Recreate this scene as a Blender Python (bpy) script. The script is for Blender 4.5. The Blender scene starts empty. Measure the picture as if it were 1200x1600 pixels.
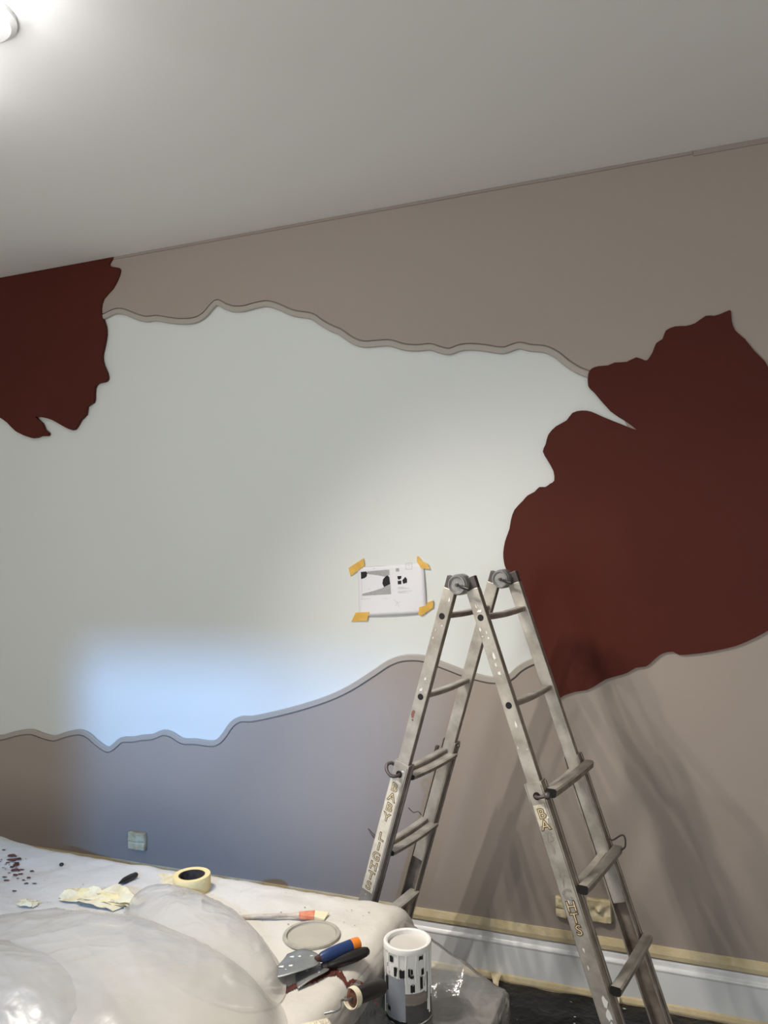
import bpy, bmesh, math, random
from mathutils import Vector, Matrix, noise
random.seed(4)
SC = bpy.context.scene
COL = SC.collection

# ------------------------------------------------------------------ camera
F, YAW, PITCH, ROLL, EYE = 1261.0, 0.37905, 0.03164, -0.02025, 1.7309
D, H = 3.1435, 3.1195            # distance to the mural wall, room height
fw = Vector((-math.sin(YAW)*math.cos(PITCH), math.cos(YAW)*math.cos(PITCH), math.sin(PITCH)))
rt0 = Vector((math.cos(YAW), math.sin(YAW), 0)); up0 = rt0.cross(fw)
rt = math.cos(ROLL)*rt0 + math.sin(ROLL)*up0
up = -math.sin(ROLL)*rt0 + math.cos(ROLL)*up0
EYEP = Vector((0, 0, EYE))
cam = bpy.data.objects.new('camera', bpy.data.cameras.new('camera')); COL.objects.link(cam)
m = Matrix((rt, up, -fw)).transposed().to_4x4(); m.translation = EYEP
cam.matrix_world = m
cam.data.sensor_width = 36; cam.data.sensor_fit = 'AUTO'; cam.data.lens = F/1600*36; cam.data.clip_start = .02
SC.camera = cam

# ------------------------------------------------------------------ world, lights, exposure
w = bpy.data.worlds.new('sky'); SC.world = w; w.use_nodes = True
bg = w.node_tree.nodes['Background']; bg.inputs[0].default_value = (.62, .74, 1, 1); bg.inputs[1].default_value = .6
SC.view_settings.view_transform = 'Standard'; SC.view_settings.look = 'None'
SC.view_settings.exposure = .28; SC.view_settings.gamma = 1
SC.view_settings.use_curve_mapping = False

def aim(o, p, q):
    o.location = p; o.rotation_euler = (Vector(q)-Vector(p)).to_track_quat('-Z', 'Y').to_euler()
def area(name, p, q, sx, sy, e, col, spread=math.pi):
    l = bpy.data.lights.new(name, 'AREA'); l.shape = 'RECTANGLE'; l.size = sx; l.size_y = sy; l.energy = e; l.color = col; l.spread = spread
    o = bpy.data.objects.new(name, l); COL.objects.link(o); aim(o, p, q); return o
def spot(name, p, q, e, col, deg, blend, r):
    l = bpy.data.lights.new(name, 'SPOT'); l.energy = e; l.color = col; l.spot_size = math.radians(deg); l.spot_blend = blend; l.shadow_soft_size = r
    o = bpy.data.objects.new(name, l); COL.objects.link(o); aim(o, p, q); return o
REAR = -1.9
area('daylight_window_right', (1.0, REAR+.03, 1.65), (.6, 3, 2.3), 1.0, 1.7, 21, (.97, 1, .97))
area('daylight_window_left', (-2.6, REAR+.03, 1.5), (-2.2, 3, 1.7), 1.0, 1.4, 25, (1, .97, .90))
# cold low daylight that falls through the middle window on the lower left of the mural wall
SRC = (-.2, -2.9, 3.1)
spot('cold_daylight', SRC, (-2.25, 3.144, .92), 1300, (.14, .44, 1), 25, 1., .03)
spot('cold_daylight_core', SRC, (-2.38, 3.144, 1.10), 620, (.50, .68, 1), 11, 1., .03)
LAMP_E, LAMP_DEG = 57, 84

# ------------------------------------------------------------------ pixel rays (used to place measured points)
def ray(x, y): return rt*((x-600)/F) + up*((800-y)/F) + fw
def atY(x, y, Y=None):
    d = ray(x, y); return EYEP + d*((D if Y is None else Y)/d.y)
def atZ(x, y, z):
    d = ray(x, y); return EYEP + d*((z-EYE)/d.z)

# ------------------------------------------------------------------ materials
def mat(name, col, rough=.6, metal=0., noise_amt=0., nscale=8., col2=None, bump=0., bscale=60., spec=.5, trans=None, stretch=None, detail=4., gloss=1.):
    M = bpy.data.materials.new(name); M.use_nodes = True
    nt = M.node_tree; N = nt.nodes; L = nt.links
    b = N['Principled BSDF']; out = N['Material Output']
    b.inputs['Roughness'].default_value = rough; b.inputs['Metallic'].default_value = metal
    b.inputs['Specular IOR Level'].default_value = spec
    b.inputs['Base Color'].default_value = (*col, 1)
    tc = N.new('ShaderNodeTexCoord'); mp = N.new('ShaderNodeMapping'); L.new(tc.outputs['Object'], mp.inputs[0])
    if stretch: mp.inputs['Scale'].default_value = stretch
    if noise_amt or col2:
        n = N.new('ShaderNodeTexNoise'); n.inputs['Scale'].default_value = nscale; n.inputs['Detail'].default_value = detail
        L.new(mp.outputs[0], n.inputs['Vector'])
        r = N.new('ShaderNodeValToRGB'); L.new(n.outputs[0], r.inputs[0])
        c2 = col2 if col2 else tuple(c*(1-noise_amt) for c in col)
        r.color_ramp.elements[0].position = .35; r.color_ramp.elements[1].position = .65
        r.color_ramp.elements[0].color = (*c2, 1); r.color_ramp.elements[1].color = (*col, 1)
        L.new(r.outputs[0], b.inputs['Base Color'])
    if bump:
        n2 = N.new('ShaderNodeTexNoise'); n2.inputs['Scale'].default_value = bscale; n2.inputs['Detail'].default_value = 4
        L.new(mp.outputs[0], n2.inputs['Vector'])
        bp = N.new('ShaderNodeBump'); bp.inputs['Strength'].default_value = bump; bp.inputs['Distance'].default_value = .01
        L.new(n2.outputs[0], bp.inputs['Height']); L.new(bp.outputs[0], b.inputs['Normal'])
    if trans is not None:
        t = N.new('ShaderNodeBsdfTransparent'); mx = N.new('ShaderNodeMixShader'); mx.inputs[0].default_value = 1-trans
        L.new(t.outputs[0], mx.inputs[1]); L.new(b.outputs[0], mx.inputs[2])
        g = N.new('ShaderNodeBsdfGlossy'); g.inputs['Roughness'].default_value = rough; g.inputs['Color'].default_value = (1, 1, 1, 1)
        fr = N.new('ShaderNodeFresnel'); fr.inputs['IOR'].default_value = 1.5
        m2 = N.new('ShaderNodeMixShader'); ml = N.new('ShaderNodeMath'); ml.operation = 'MULTIPLY'; ml.inputs[1].default_value = gloss; L.new(fr.outputs[0], ml.inputs[0]); L.new(ml.outputs[0], m2.inputs[0]); L.new(mx.outputs[0], m2.inputs[1]); L.new(g.outputs[0], m2.inputs[2])
        if bump: L.new(bp.outputs[0], g.inputs['Normal']); L.new(bp.outputs[0], fr.inputs['Normal'])
        L.new(m2.outputs[0], out.inputs[0])
    return M
def emit(name, col, s):
    M = bpy.data.materials.new(name); M.use_nodes = True; b = M.node_tree.nodes['Principled BSDF']
    b.inputs['Emission Color'].default_value = (*col, 1); b.inputs['Emission Strength'].default_value = s; return M

M_WHITE = mat('white_wall_paint', (.74, .77, .755), .5, bump=.04, bscale=180)
M_PLAIN = mat('plain_wall_paint', (.80, .79, .77), .7)
M_CEIL = mat('ceiling_paint', (.90, .89, .875), .85, bump=.03, bscale=120)
M_TAUPE = mat('taupe_paint', (.375, .318, .278), .62, bump=.05, bscale=220)
M_TAUPE2 = mat('taupe_moulding_paint', (.43, .39, .35), .5)
M_TRIMC = mat('ceiling_trim_paint', (.33, .28, .25), .7)
M_RED = mat('dark_red_paint', (.088, .020, .014), .5, noise_amt=.08, nscale=3, spec=.1)
M_SKIRT = mat('skirting_gloss_paint', (.88, .89, .90), .3)
M_MASK = mat('masking_tape', (.80, .69, .46), .7, col2=(.70, .57, .33), nscale=14, bump=.3, bscale=40)
M_MASK_W = mat('masking_tape_pale', (.78, .70, .50), .65, col2=(.66, .55, .32), nscale=30, bump=.4, bscale=60)
M_TAPEY = mat('bright_yellow_tape', (.80, .50, .10), .6, col2=(.70, .40, .07), nscale=30)
M_PAPER = mat('paper', (.80, .80, .84), .8)
M_INK = mat('black_print', (.012, .012, .014), .8)
M_GREY = mat('grey_print', (.42, .42, .43), .8, col2=(.36, .36, .37), nscale=90)
M_LINE = mat('thin_grey_print', (.5, .5, .54), .8)
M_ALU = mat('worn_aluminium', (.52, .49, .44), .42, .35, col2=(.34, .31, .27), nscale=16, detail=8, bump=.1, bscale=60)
M_ALUD = mat('shaded_dirty_aluminium', (.34, .29, .24), .5, .3, col2=(.20, .16, .13), nscale=22, detail=8)  # grimy aluminium darkened further to paint shade on edges, undersides and channel insides
M_STEEL = mat('hinge_steel', (.36, .36, .35), .35, .6, col2=(.24, .24, .24), nscale=30)
M_DARKST = mat('dark_steel', (.10, .085, .08), .45, .4)
M_BLACK = mat('hole_and_print_black', (.008, .007, .007), .8)
M_STICK = mat('cream_sticker', (.72, .66, .54), .6, col2=(.60, .54, .43), nscale=60)
M_LETO = mat('letter_outline', (.11, .055, .015), .6)
M_LETF = mat('letter_fill', (.72, .62, .40), .6)
M_LETW = mat('worn_letter', (.30, .27, .24), .6)
M_PAINTW = mat('white_paint_splash', (.78, .77, .74), .6)
M_PAINTR = mat('red_paint_smear', (.15, .035, .022), .55, col2=(.05, .012, .010), nscale=40)
M_COVER = mat('cream_dust_sheet', (.68, .645, .59), .3, col2=(.64, .605, .55), nscale=5, bump=.55, bscale=14)
M_FILM = mat('milky_plastic_film', (.63, .605, .56), .27, spec=.3, bump=.42, bscale=11, trans=.42, detail=3, gloss=.35)
M_DRAPE = mat('clear_plastic_drape', (.62, .61, .59), .16, bump=.9, bscale=20, trans=.70)
M_FOIL = mat('black_foil', (.006, .006, .007), .3, spec=.3, bump=.6, bscale=30)
M_FLOOR = mat('floor_boards', (.66, .60, .52), .5, col2=(.58, .52, .45), nscale=6, stretch=(1, 12, 1))
M_DWOOD = mat('dark_brown_wood', (.05, .032, .024), .45, col2=(.035, .022, .017), nscale=10, stretch=(10, 1, 1))
M_CANW = mat('white_can_plastic', (.80, .79, .77), .4)
M_CANPNT = mat('pale_grey_paint', (.60, .57, .53), .35)
M_CANLAB = mat('grey_can_label', (.30, .32, .36), .5, col2=(.24, .26, .30), nscale=18)
M_CANBR = mat('brown_can_label', (.27, .23, .20), .5, col2=(.20, .17, .15), nscale=12, stretch=(1, 1, 10))
M_BLUE = mat('blue_rubber_handle', (.012, .035, .13), .4)
M_ORANGE = mat('orange_handle_end', (.80, .22, .02), .4)
M_BLKPL = mat('black_plastic_handle', (.015, .013, .013), .35)
M_BLADE = mat('spatula_blade', (.30, .31, .31), .4, .5, col2=(.24, .25, .25), nscale=20)
M_ROLLY = mat('masking_tape_roll_side', (.80, .64, .32), .6, bump=.15, bscale=90)
M_CORE = mat('dark_tape_core', (.05, .035, .025), .7, col2=(.012, .01, .01), nscale=60)
M_BRISTLE = mat('cream_bristle', (.80, .75, .50), .8)
M_FERR = mat('red_orange_ferrule', (.66, .16, .07), .5, col2=(.72, .30, .18), nscale=60)
M_WOODH = mat('painted_brush_handle', (.60, .52, .42), .6, col2=(.40, .34, .28), nscale=40)
M_LID = mat('can_lid', (.46, .43, .36), .45, col2=(.42, .39, .33), nscale=12)
M_LIDR = mat('can_lid_rim', (.44, .41, .34), .4, col2=(.34, .32, .28), nscale=50)
M_RUST = mat('roller_core', (.16, .05, .02), .5, col2=(.03, .012, .008), nscale=50)
M_FLEECE = mat('cream_fleece', (.80, .72, .56), .95, bump=.8, bscale=140)
M_BLKFAB = mat('dark_bed_fabric', (.035, .032, .032), .9)
M_GLASS = mat('window_glass', (.9, .95, 1), .05, trans=.9)
M_BULB = emit('lit_globe', (.95, .97, 1), 9)
M_CREAMRING = mat('cream_ring', (.78, .70, .52), .6)

# ------------------------------------------------------------------ helpers
class MB:
    def __init__(s): s.v = []; s.f = []; s.mi = []
    def add(s, vs, fs, mi=0):
        n = len(s.v); s.v += [Vector(p) for p in vs]; s.f += [tuple(i+n for i in f) for f in fs]; s.mi += [mi]*len(fs); return s
    def hexa(s, p, mi=0):      # 8 points: bottom 4 ring, top 4 ring
        return s.add(p, [(3, 2, 1, 0), (4, 5, 6, 7), (0, 1, 5, 4), (1, 2, 6, 5), (2, 3, 7, 6), (3, 0, 4, 7)], mi)
    def box(s, a, b, mi=0):
        (x0, y0, z0), (x1, y1, z1) = a, b
        return s.hexa([(x0, y0, z0), (x1, y0, z0), (x1, y1, z0), (x0, y1, z0), (x0, y0, z1), (x1, y0, z1), (x1, y1, z1), (x0, y1, z1)], mi)
    def tube(s, path, r, n=10, mi=0, cap=True):
        P = [Vector(p) for p in path]; R = r if isinstance(r, (list, tuple)) else [r]*len(P)
        u = None; rings = []
        for i, p in enumerate(P):
            t = (P[min(i+1, len(P)-1)]-P[max(i-1, 0)]).normalized()
            if u is None: u = t.orthogonal().normalized()
            u = (u - t*u.dot(t)).normalized(); v = t.cross(u)
            rings.append([p+(u*math.cos(2*math.pi*k/n)+v*math.sin(2*math.pi*k/n))*R[i] for k in range(n)])
        vs = [q for ring in rings for q in ring]; fs = []
        for i in range(len(P)-1):
            for k in range(n): fs.append((i*n+k, i*n+(k+1) % n, (i+1)*n+(k+1) % n, (i+1)*n+k))
        if cap: fs += [tuple(range(n-1, -1, -1)), tuple((len(P)-1)*n+k for k in range(n))]
        return s.add(vs, fs, mi)
    def lathe(s, prof, c, axis=(0, 0, 1), n=40, mi=0, a0=0., a1=2*math.pi):
        ax = Vector(axis).normalized(); u = ax.orthogonal().normalized(); v = ax.cross(u); c = Vector(c)
        full = abs(a1-a0-2*math.pi) < 1e-6; m_ = n if full else n+1
        vs = []
        for (r, h) in prof:
            for k in range(m_):
                a = a0+(a1-a0)*k/n; vs.append(c+ax*h+(u*math.cos(a)+v*math.sin(a))*r)
        fs = []
        for i in range(len(prof)-1):
            for k in range(n): 
                k2 = (k+1) % m_; fs.append((i*m_+k, i*m_+k2, (i+1)*m_+k2, (i+1)*m_+k))
        return s.add(vs, fs, mi)
    def grid(s, fn, nu, nv, mi=0, keep=None):
        vs = [fn(i/nu, j/nv) for j in range(nv+1) for i in range(nu+1)]
        fs = [(j*(nu+1)+i, j*(nu+1)+i+1, (j+1)*(nu+1)+i+1, (j+1)*(nu+1)+i) for j in range(nv) for i in range(nu) if keep is None or keep((i+.5)/nu, (j+.5)/nv)]
        return s.add(vs, fs, mi)
    def build(s, name, mats, parent=None, smooth=False, bevel=0., solid=0., off=None):
        if not isinstance(mats, (list, tuple)): mats = [mats]
        o0 = off if off is not None else (root_loc(parent) if parent else Vector((0, 0, 0)))
        me = bpy.data.meshes.new(name); me.from_pydata([tuple(p-o0) for p in s.v], [], s.f)
        for k in mats: me.materials.append(k)
        for p, k in zip(me.polygons, s.mi): p.material_index = k
        bm = bmesh.new(); bm.from_mesh(me); bmesh.ops.remove_doubles(bm, verts=bm.verts, dist=1e-6)
        bmesh.ops.recalc_face_normals(bm, faces=bm.faces)
        if bevel:
            es = [e for e in bm.edges if len(e.link_faces) == 2 and e.calc_face_angle(0) > .5]
            bmesh.ops.bevel(bm, geom=es, offset=bevel, segments=2, affect='EDGES', profile=.5, clamp_overlap=True)
        loose = [v for v in bm.verts if not v.link_faces]
        if loose: bmesh.ops.delete(bm, geom=loose, context='VERTS')
        bm.to_mesh(me); bm.free()
        if smooth: me.shade_smooth() if smooth is True else me.set_sharp_from_angle(angle=smooth)
        o = bpy.data.objects.new(name, me); COL.objects.link(o)
        if parent is not None: o.parent = parent
        if solid:
            md = o.modifiers.new('thickness', 'SOLIDIFY'); md.thickness = solid; md.offset = 1
        return o
def root_loc(o):
    v = Vector((0, 0, 0))
    while o is not None: v += Vector(o.location); o = o.parent
    return v
def tag(o, label, cat, group=None):
    o['label'] = label; o['category'] = cat
    if group: o['group'] = group
    return o
def thing(name, label, cat, loc, group=None):
    o = bpy.data.objects.new(name, None); COL.objects.link(o); o.location = loc; o.empty_display_size = .05
    return tag(o, label, cat, group)
def struct(o): o['kind'] = 'structure'; return o
def smoothline(pts, sub=4):
    out = []
    P = [Vector(p) for p in pts]
    for i in range(len(P)-1):
        p0 = P[max(i-1, 0)]; p1 = P[i]; p2 = P[i+1]; p3 = P[min(i+2, len(P)-1)]
        for k in range(sub):
            t = k/sub
            out.append(.5*((2*p1)+(p2-p0)*t+(2*p0-5*p1+4*p2-p3)*t*t+(3*p1-p0-3*p2+p3)*t**3))
    out.append(P[-1]); return out
def slab(pts, yb, yf, name, mats, parent=None, bevel=0.):
    """flat cut-out board lying on the mural wall: outline (X,Z), back at depth yb, front at yf"""
    bm = bmesh.new(); o0 = root_loc(parent) if parent else Vector((0, 0, 0))
    back = [bm.verts.new(Vector((p[0], yb, p[1]))-o0) for p in pts]; front = [bm.verts.new(Vector((p[0], yf, p[1]))-o0) for p in pts]
    n = len(pts)
    bm.faces.new(front); bm.faces.new(back[::-1])
    for i in range(n): bm.faces.new((back[i], back[(i+1) % n], front[(i+1) % n], front[i]))
    bmesh.ops.recalc_face_normals(bm, faces=bm.faces)
    bmesh.ops.triangulate(bm, faces=[f for f in bm.faces if len(f.verts) > 4], ngon_method='EAR_CLIP')
    me = bpy.data.meshes.new(name); bm.to_mesh(me); bm.free(); me.materials.append(mats)
    o = bpy.data.objects.new(name, me); COL.objects.link(o)
    if parent is not None: o.parent = parent
    return o
def wxz(pts): return [Vector((q.x, q.z)) for q in (atY(*p) for p in pts)]

# ------------------------------------------------------------------ room shell
XL, XR = -4.6, 1.7
def wallbox(name, a, b, m_): return struct(MB().box(a, b).build(name, m_))
wallbox('wall_back', (XL-.15, D, 0), (XR+.15, D+.15, H), M_WHITE)
wallbox('wall_left', (XL-.15, REAR, 0), (XL, D, H), M_PLAIN)
wallbox('wall_right', (XR, REAR, 0), (XR+.15, D, H), M_PLAIN)
wallbox('ceiling', (XL-.15, REAR-.15, H), (XR+.15, D+.15, H+.15), M_CEIL)
wallbox('floor', (XL-.15, REAR-.15, -.12), (XR+.15, D+.15, 0), M_FLOOR)
# wall behind the camera with three window openings; the middle one unseen, shaped to trim the cold beam
rw = MB(); WIN = [(-3.2, -2.0, .75, 2.55), (-.665, .35, .5, 2.875), (.4, 1.6, .75, 2.55)]
xs = XL-.15
for (a, b, z0, z1) in WIN:
    rw.box((xs, REAR-.15, 0), (a, REAR, H)); rw.box((a, REAR-.15, 0), (b, REAR, z0)); rw.box((a, REAR-.15, z1), (b, REAR, H)); xs = b
rw.box((xs, REAR-.15, 0), (XR+.15, REAR, H))
struct(rw.build('wall_rear', M_PLAIN))
for i, (a, b, z0, z1) in enumerate(WIN):
    fr = MB(); t = .05; y0, y1 = REAR-.13, REAR-.07
    fr.box((a, y0, z0), (a+t, y1, z1)); fr.box((b-t, y0, z0), (b, y1, z1)); fr.box((a+t, y0, z0), (b-t, y1, z0+t)); fr.box((a+t, y0, z1-t), (b-t, y1, z1))
    wo = struct(fr.build('window_%d' % (i+1), M_SKIRT))
    MB().box((a+t, REAR-.105, z0+t), (b-t, REAR-.1, z1-t)).build('pane', M_GLASS, wo)

# skirting on the mural wall, top bead and body
def strip(name, prof, x0, x1, m_, parent=None, smooth=False, nx=1, wob=0.):
    """profile (out from wall, z) swept along the mural wall"""
    mb = MB(); n = len(prof); vs = []
    for i in range(nx+1):
        x = x0+(x1-x0)*i/nx
        for (o, z) in prof:
            k = wob*noise.noise(Vector((x*3.1, z*9, 2.)))
            vs.append((x, D-o, z+k))
    fs = [(i*n+j, (i+1)*n+j, (i+1)*n+(j+1) % n, i*n+(j+1) % n) for i in range(nx) for j in range(n)]
    fs += [tuple(range(n)), tuple(nx*n+j for j in range(n-1, -1, -1))]
    mb.add(vs, fs); return mb.build(name, m_, parent, smooth)
sk = struct(strip('baseboard_back', [(0, 0), (.024, 0), (.024, .138), (.0255, .142), (.026, .146), (.024, .150), (.016, .153), (.0135, .156), (.0125, .170), (.010, .178), (0, .178)], XL, XR, M_SKIRT))
struct(MB().box((XL, REAR, 0), (XL+.02, D-.03, .18)).build('baseboard_left', M_SKIRT))
struct(MB().box((XR-.02, REAR, 0), (XR, D-.03, .18)).build('baseboard_right', M_SKIRT))

# ------------------------------------------------------------------ mural boards
UP = [(150, 500), (166.7, 495), (181.7, 488), (196.7, 488.5), (213, 495), (230, 500), (246.7, 498.5), (266.7, 501.7), (286.7, 503.5), (306.7, 501.7), (321.7, 493.3), (333.3, 480), (341.7, 474), (353.3, 479.5), (366.7, 484), (383.3, 483.5), (400, 479), (418.5, 476), (436, 480.3), (460.5, 490.8), (488.5, 495.3), (502.5, 504.8), (520, 514.6), (534, 520.5), (551.5, 532.8), (569, 539), (590, 538), (611, 537.3), (632, 543.3), (653, 545), (674, 543.3), (688, 547.8), (703.8, 550.6), (719.5, 545), (737, 543.3), (758, 545), (785.7, 549), (800, 545), (813, 541.4), (829.7, 545), (851.7, 547), (870, 555.3), (888.3, 570), (906.7, 581), (925, 588), (945, 598)]
LOW = [(-420, 1140), (-300, 1180), (-200, 1150), (-100, 1165), (-50, 1148), (0, 1151.8), (21, 1147), (35, 1143.8), (52.5, 1142.7), (70, 1149), (87.5, 1152.5), (105, 1147), (126, 1143), (140, 1148), (154, 1160), (169.8, 1170), (180, 1165.8), (192.5, 1155.3), (210, 1154.3), (224, 1151.8), (241.5, 1150), (257.3, 1143.8), (271.3, 1147.3), (287, 1156.7), (308, 1157.8), (329, 1160.6), (341.3, 1158.8), (351.8, 1149), (364, 1131.5), (378, 1122.8), (396, 1122.2), (426.7, 1116), (470, 1105), (513, 1091), (548, 1074.8), (582.6, 1053), (608.6, 1035.8), (630, 1028), (652, 1027), (669, 1030), (699.6, 1041), (725.6, 1051), (751.6, 1058.4), (773, 1061.8), (797, 1057.5), (812, 1044.5), (829.6, 1034.5), (850, 1029), (875, 1022)]
REDL = [(181.7, 405), (175, 415), (180, 419), (190.7, 420.7), (192.3, 426.7), (188.3, 438.3), (180, 453.3), (166.7, 468.3), (162.7, 483.3), (164, 496.7), (168.3, 510), (169.3, 523.3), (166.7, 540), (163.3, 556.7), (165, 570), (170.7, 583.3), (171.7, 593.3), (166.7, 597.7), (156.7, 600), (151.7, 606.7), (151, 620), (149.3, 630), (140, 636), (138.3, 648.3), (130, 656.7), (123.3, 668.3), (116.7, 672.7), (103.3, 666.7), (86.7, 657.3), (73.3, 653.3), (60, 652.3), (70, 661.7), (74, 671.7), (80, 676.7), (78.3, 681.7), (68.3, 681.7), (55, 685.3), (30, 675), (16.7, 661.7), (0, 650.7), (-30, 640), (-70, 610), (-110, 620), (-150, 590), (-190, 560), (-210, 520), (-225, 480)]
REDR = [(1215, 610), (1207, 590), (1200, 576.6), (1194.5, 566.3), (1178, 549.8), (1163.3, 531.5), (1148.7, 518.7), (1143.2, 504), (1142, 488.6), (1137.7, 487.5), (1126.7, 492.3), (1115.7, 495.6), (1102.8, 495.6), (1086.3, 507), (1071.7, 511.3), (1055.2, 512), (1040.5, 518.7), (1035.7, 531.5), (1025.8, 538), (1020.3, 551.7), (1013, 563.4), (1007.5, 564.5), (994.7, 560), (980, 567), (961.7, 568), (950.7, 572.6), (936, 573.7), (925, 578), (920.2, 586.5), (920.2, 604.8), (928.7, 614), (954.3, 643.3), (976.3, 658), (995.4, 672.7), (972.7, 664.2), (943.3, 652.5), (925, 644.4), (910.3, 642.6), (895.7, 646.3), (886.5, 658), (870, 667.2), (858.3, 680), (854.2, 694.7), (849.8, 706.4), (857.2, 720.3), (866.3, 736.8), (867.4, 751.5), (860.8, 756.3), (853.5, 761.4), (844.3, 761.4), (837, 768.7), (826, 774.6), (818.7, 782.7), (805.8, 796.6), (800.3, 812), (797.8, 826.7), (791.2, 845), (788.2, 863.3), (789.3, 878), (793, 890.8), (803, 920), (815, 960), (826, 1000), (840, 1040), (856, 1068), (871.8, 1090), (881, 1085.8), (899.3, 1079.6), (917.7, 1076.7), (932.4, 1069.3), (947, 1060.2), (965.3, 1054.7), (980, 1050.3), (994.7, 1041.8), (1010, 1040), (1022, 1030), (1035, 1020), (1052, 1017), (1062, 1022), (1090, 1020), (1115, 1016), (1150, 1008), (1180, 995), (1200, 984), (1240, 962), (1268, 900), (1290, 800), (1280, 700), (1245, 650)]
def offset(line, d):
    out = []
    for i, p in enumerate(line):
        t = (line[min(i+1, len(line)-1)]-line[max(i-1, 0)]).normalized(); n = Vector((-t.y, t.x)); out.append(p+n*d)
    # drop points that fold back on tight bends
    res = [out[0]]
    for i in range(1, len(out)):
        t = line[min(i+1, len(line)-1)]-line[i-1]
        if (out[i]-res[-1]).dot(t) > 0: res.append(out[i])
    return res
LINES = {'up': smoothline(wxz(UP), 3), 'low': smoothline(wxz(LOW), 3)}
XRE = XR-.001
def ribbon(line, prof, name, m_, parent):
    """moulding swept along a line on the wall: prof = (offset into the board, out from wall)"""
    mb = MB(); cols = []
    o0 = []
    n = len(prof)
    for i, p in enumerate(line):
        t = (line[min(i+1, len(line)-1)]-line[max(i-1, 0)]).normalized(); nn = Vector((-t.y, t.x))
        for (a, o) in prof: q = p+nn*a; o0.append((q.x, D-o, q.y))
    fs = [(i*n+j, (i+1)*n+j, (i+1)*n+(j+1) % n, i*n+(j+1) % n) for i in range(len(line)-1) for j in range(n)]
    fs += [tuple(range(n)), tuple((len(line)-1)*n+j for j in range(n-1, -1, -1))]
    return mb.add(o0, fs).build(name, m_, parent, smooth=False)
PR = [(-.0125, .003), (-.0125, .014), (-.010, .0165), (.009, .0165), (.0115, .014), (.0115, .003)]
def board(line, sgn, tail, label):
    root = thing('wall_board', label, 'wall panel', (line[len(line)//2].x, D, line[len(line)//2].y))
    line = line if sgn > 0 else line
    base = [p+Vector((0, 0)) for p in offset(line, sgn*.004)]+tail
    slab(base, D-.0005, D-.004, 'backing', M_TAUPE, root)
    face = offset(line, sgn*.0165)+tail
    slab(face, D-.004, D-.013, 'face_board', M_TAUPE, root)
    ribbon(line, [(a*sgn, o) for a, o in PR], 'edge_moulding', M_TAUPE2, root)
    return root
U = LINES['up']; Lo = LINES['low']
tu = [Vector(p) for p in ((-.25, 2.1), (XRE, 1.95), (XRE, H-.001))]+[Vector((U[0].x, H-.001))]
tl = [Vector(p) for p in ((-.2, 1.5), (XRE, 1.948), (XRE, .178))]+[Vector((Lo[0].x, .178))]
board(U, 1, tu, 'taupe upper mural board under the ceiling, wavy moulded lower edge above the white area')
board(Lo, -1, tl, 'taupe lower mural board above the skirting, wavy moulded upper edge below the white area')
# red boards with a slightly rounded front edge
def redboard(pts, label, extra=None):
    ol = smoothline(wxz(pts)+[wxz(pts)[0]], 2)[:-1] if extra is None else smoothline(wxz(pts), 2)+extra
    c = sum(ol, Vector((0, 0)))/len(ol)
    o = slab([p-c for p in ol], -.004, -.0215, 'wall_board', M_RED); o.location = (c.x, D, c.y)
    return tag(o, label, 'wall panel')
rl = wxz([(-225, 480)])[0]
redboard(REDL, 'dark red torn-edged wall board at upper left against the ceiling', [Vector((rl.x, H-.002)), Vector((wxz([(181.7, 405)])[0].x, H-.002))])
redboard(REDR, 'large dark red torn-edged wall board at right, behind the ladder top')
# narrow darker trim under the ceiling, broken at one joint
for i, (xa, xb, h) in enumerate(((atY(180, 404).x, atY(1082, 240).x, .0135), (atY(1083, 240).x, XR-.001, .020))):
    struct(strip('trim_%d' % (i+1), [(.002, H-h), (.017, H-h+.002), (.018, H-.001), (.002, H-.001)], xa, xb, M_TRIMC, nx=60, wob=.0012))

# ------------------------------------------------------------------ masking tape along the skirting
t1 = strip('masking_tape_strip', [(.0135, .183), (.0165, .183), (.020, .20), (.0165, .229), (.0135, .229)], XL+.01, XR-.03, M_MASK, nx=120, wob=.003)
tag(t1, 'long pale masking tape strip stuck on the wall above the skirting', 'tape', 'tape strips along the skirting')
t2r = thing('masking_tape_strip', 'ragged masking tape strip along the foot of the skirting, over the black foil', 'tape', (0, D-.03, 0), 'tape strips along the skirting')
strip('tape_band', [(.0245, .005), (.030, .004), (.032, .012), (.0285, .026), (.0245, .032)], XL+.01, XR-.03, M_MASK, t2r, nx=120, wob=.004)
for (q, dx, h) in (((775, 1530), .045, .05), ((962, 1568), .03, .075)):   # loose torn ends
    p = atY(*q, D-.035); z0 = .03
    MB().grid(lambda u, v: Vector((p.x+(u-.5)*dx*(1-.55*v)+.012*v, D-.033-.05*v-.015*math.sin(v*3)*u, z0-.024*v+.012*math.sin(2.5*v))), 4, 6).build('loose_tape_end', M_MASK_W, t2r, solid=.0008)

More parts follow.
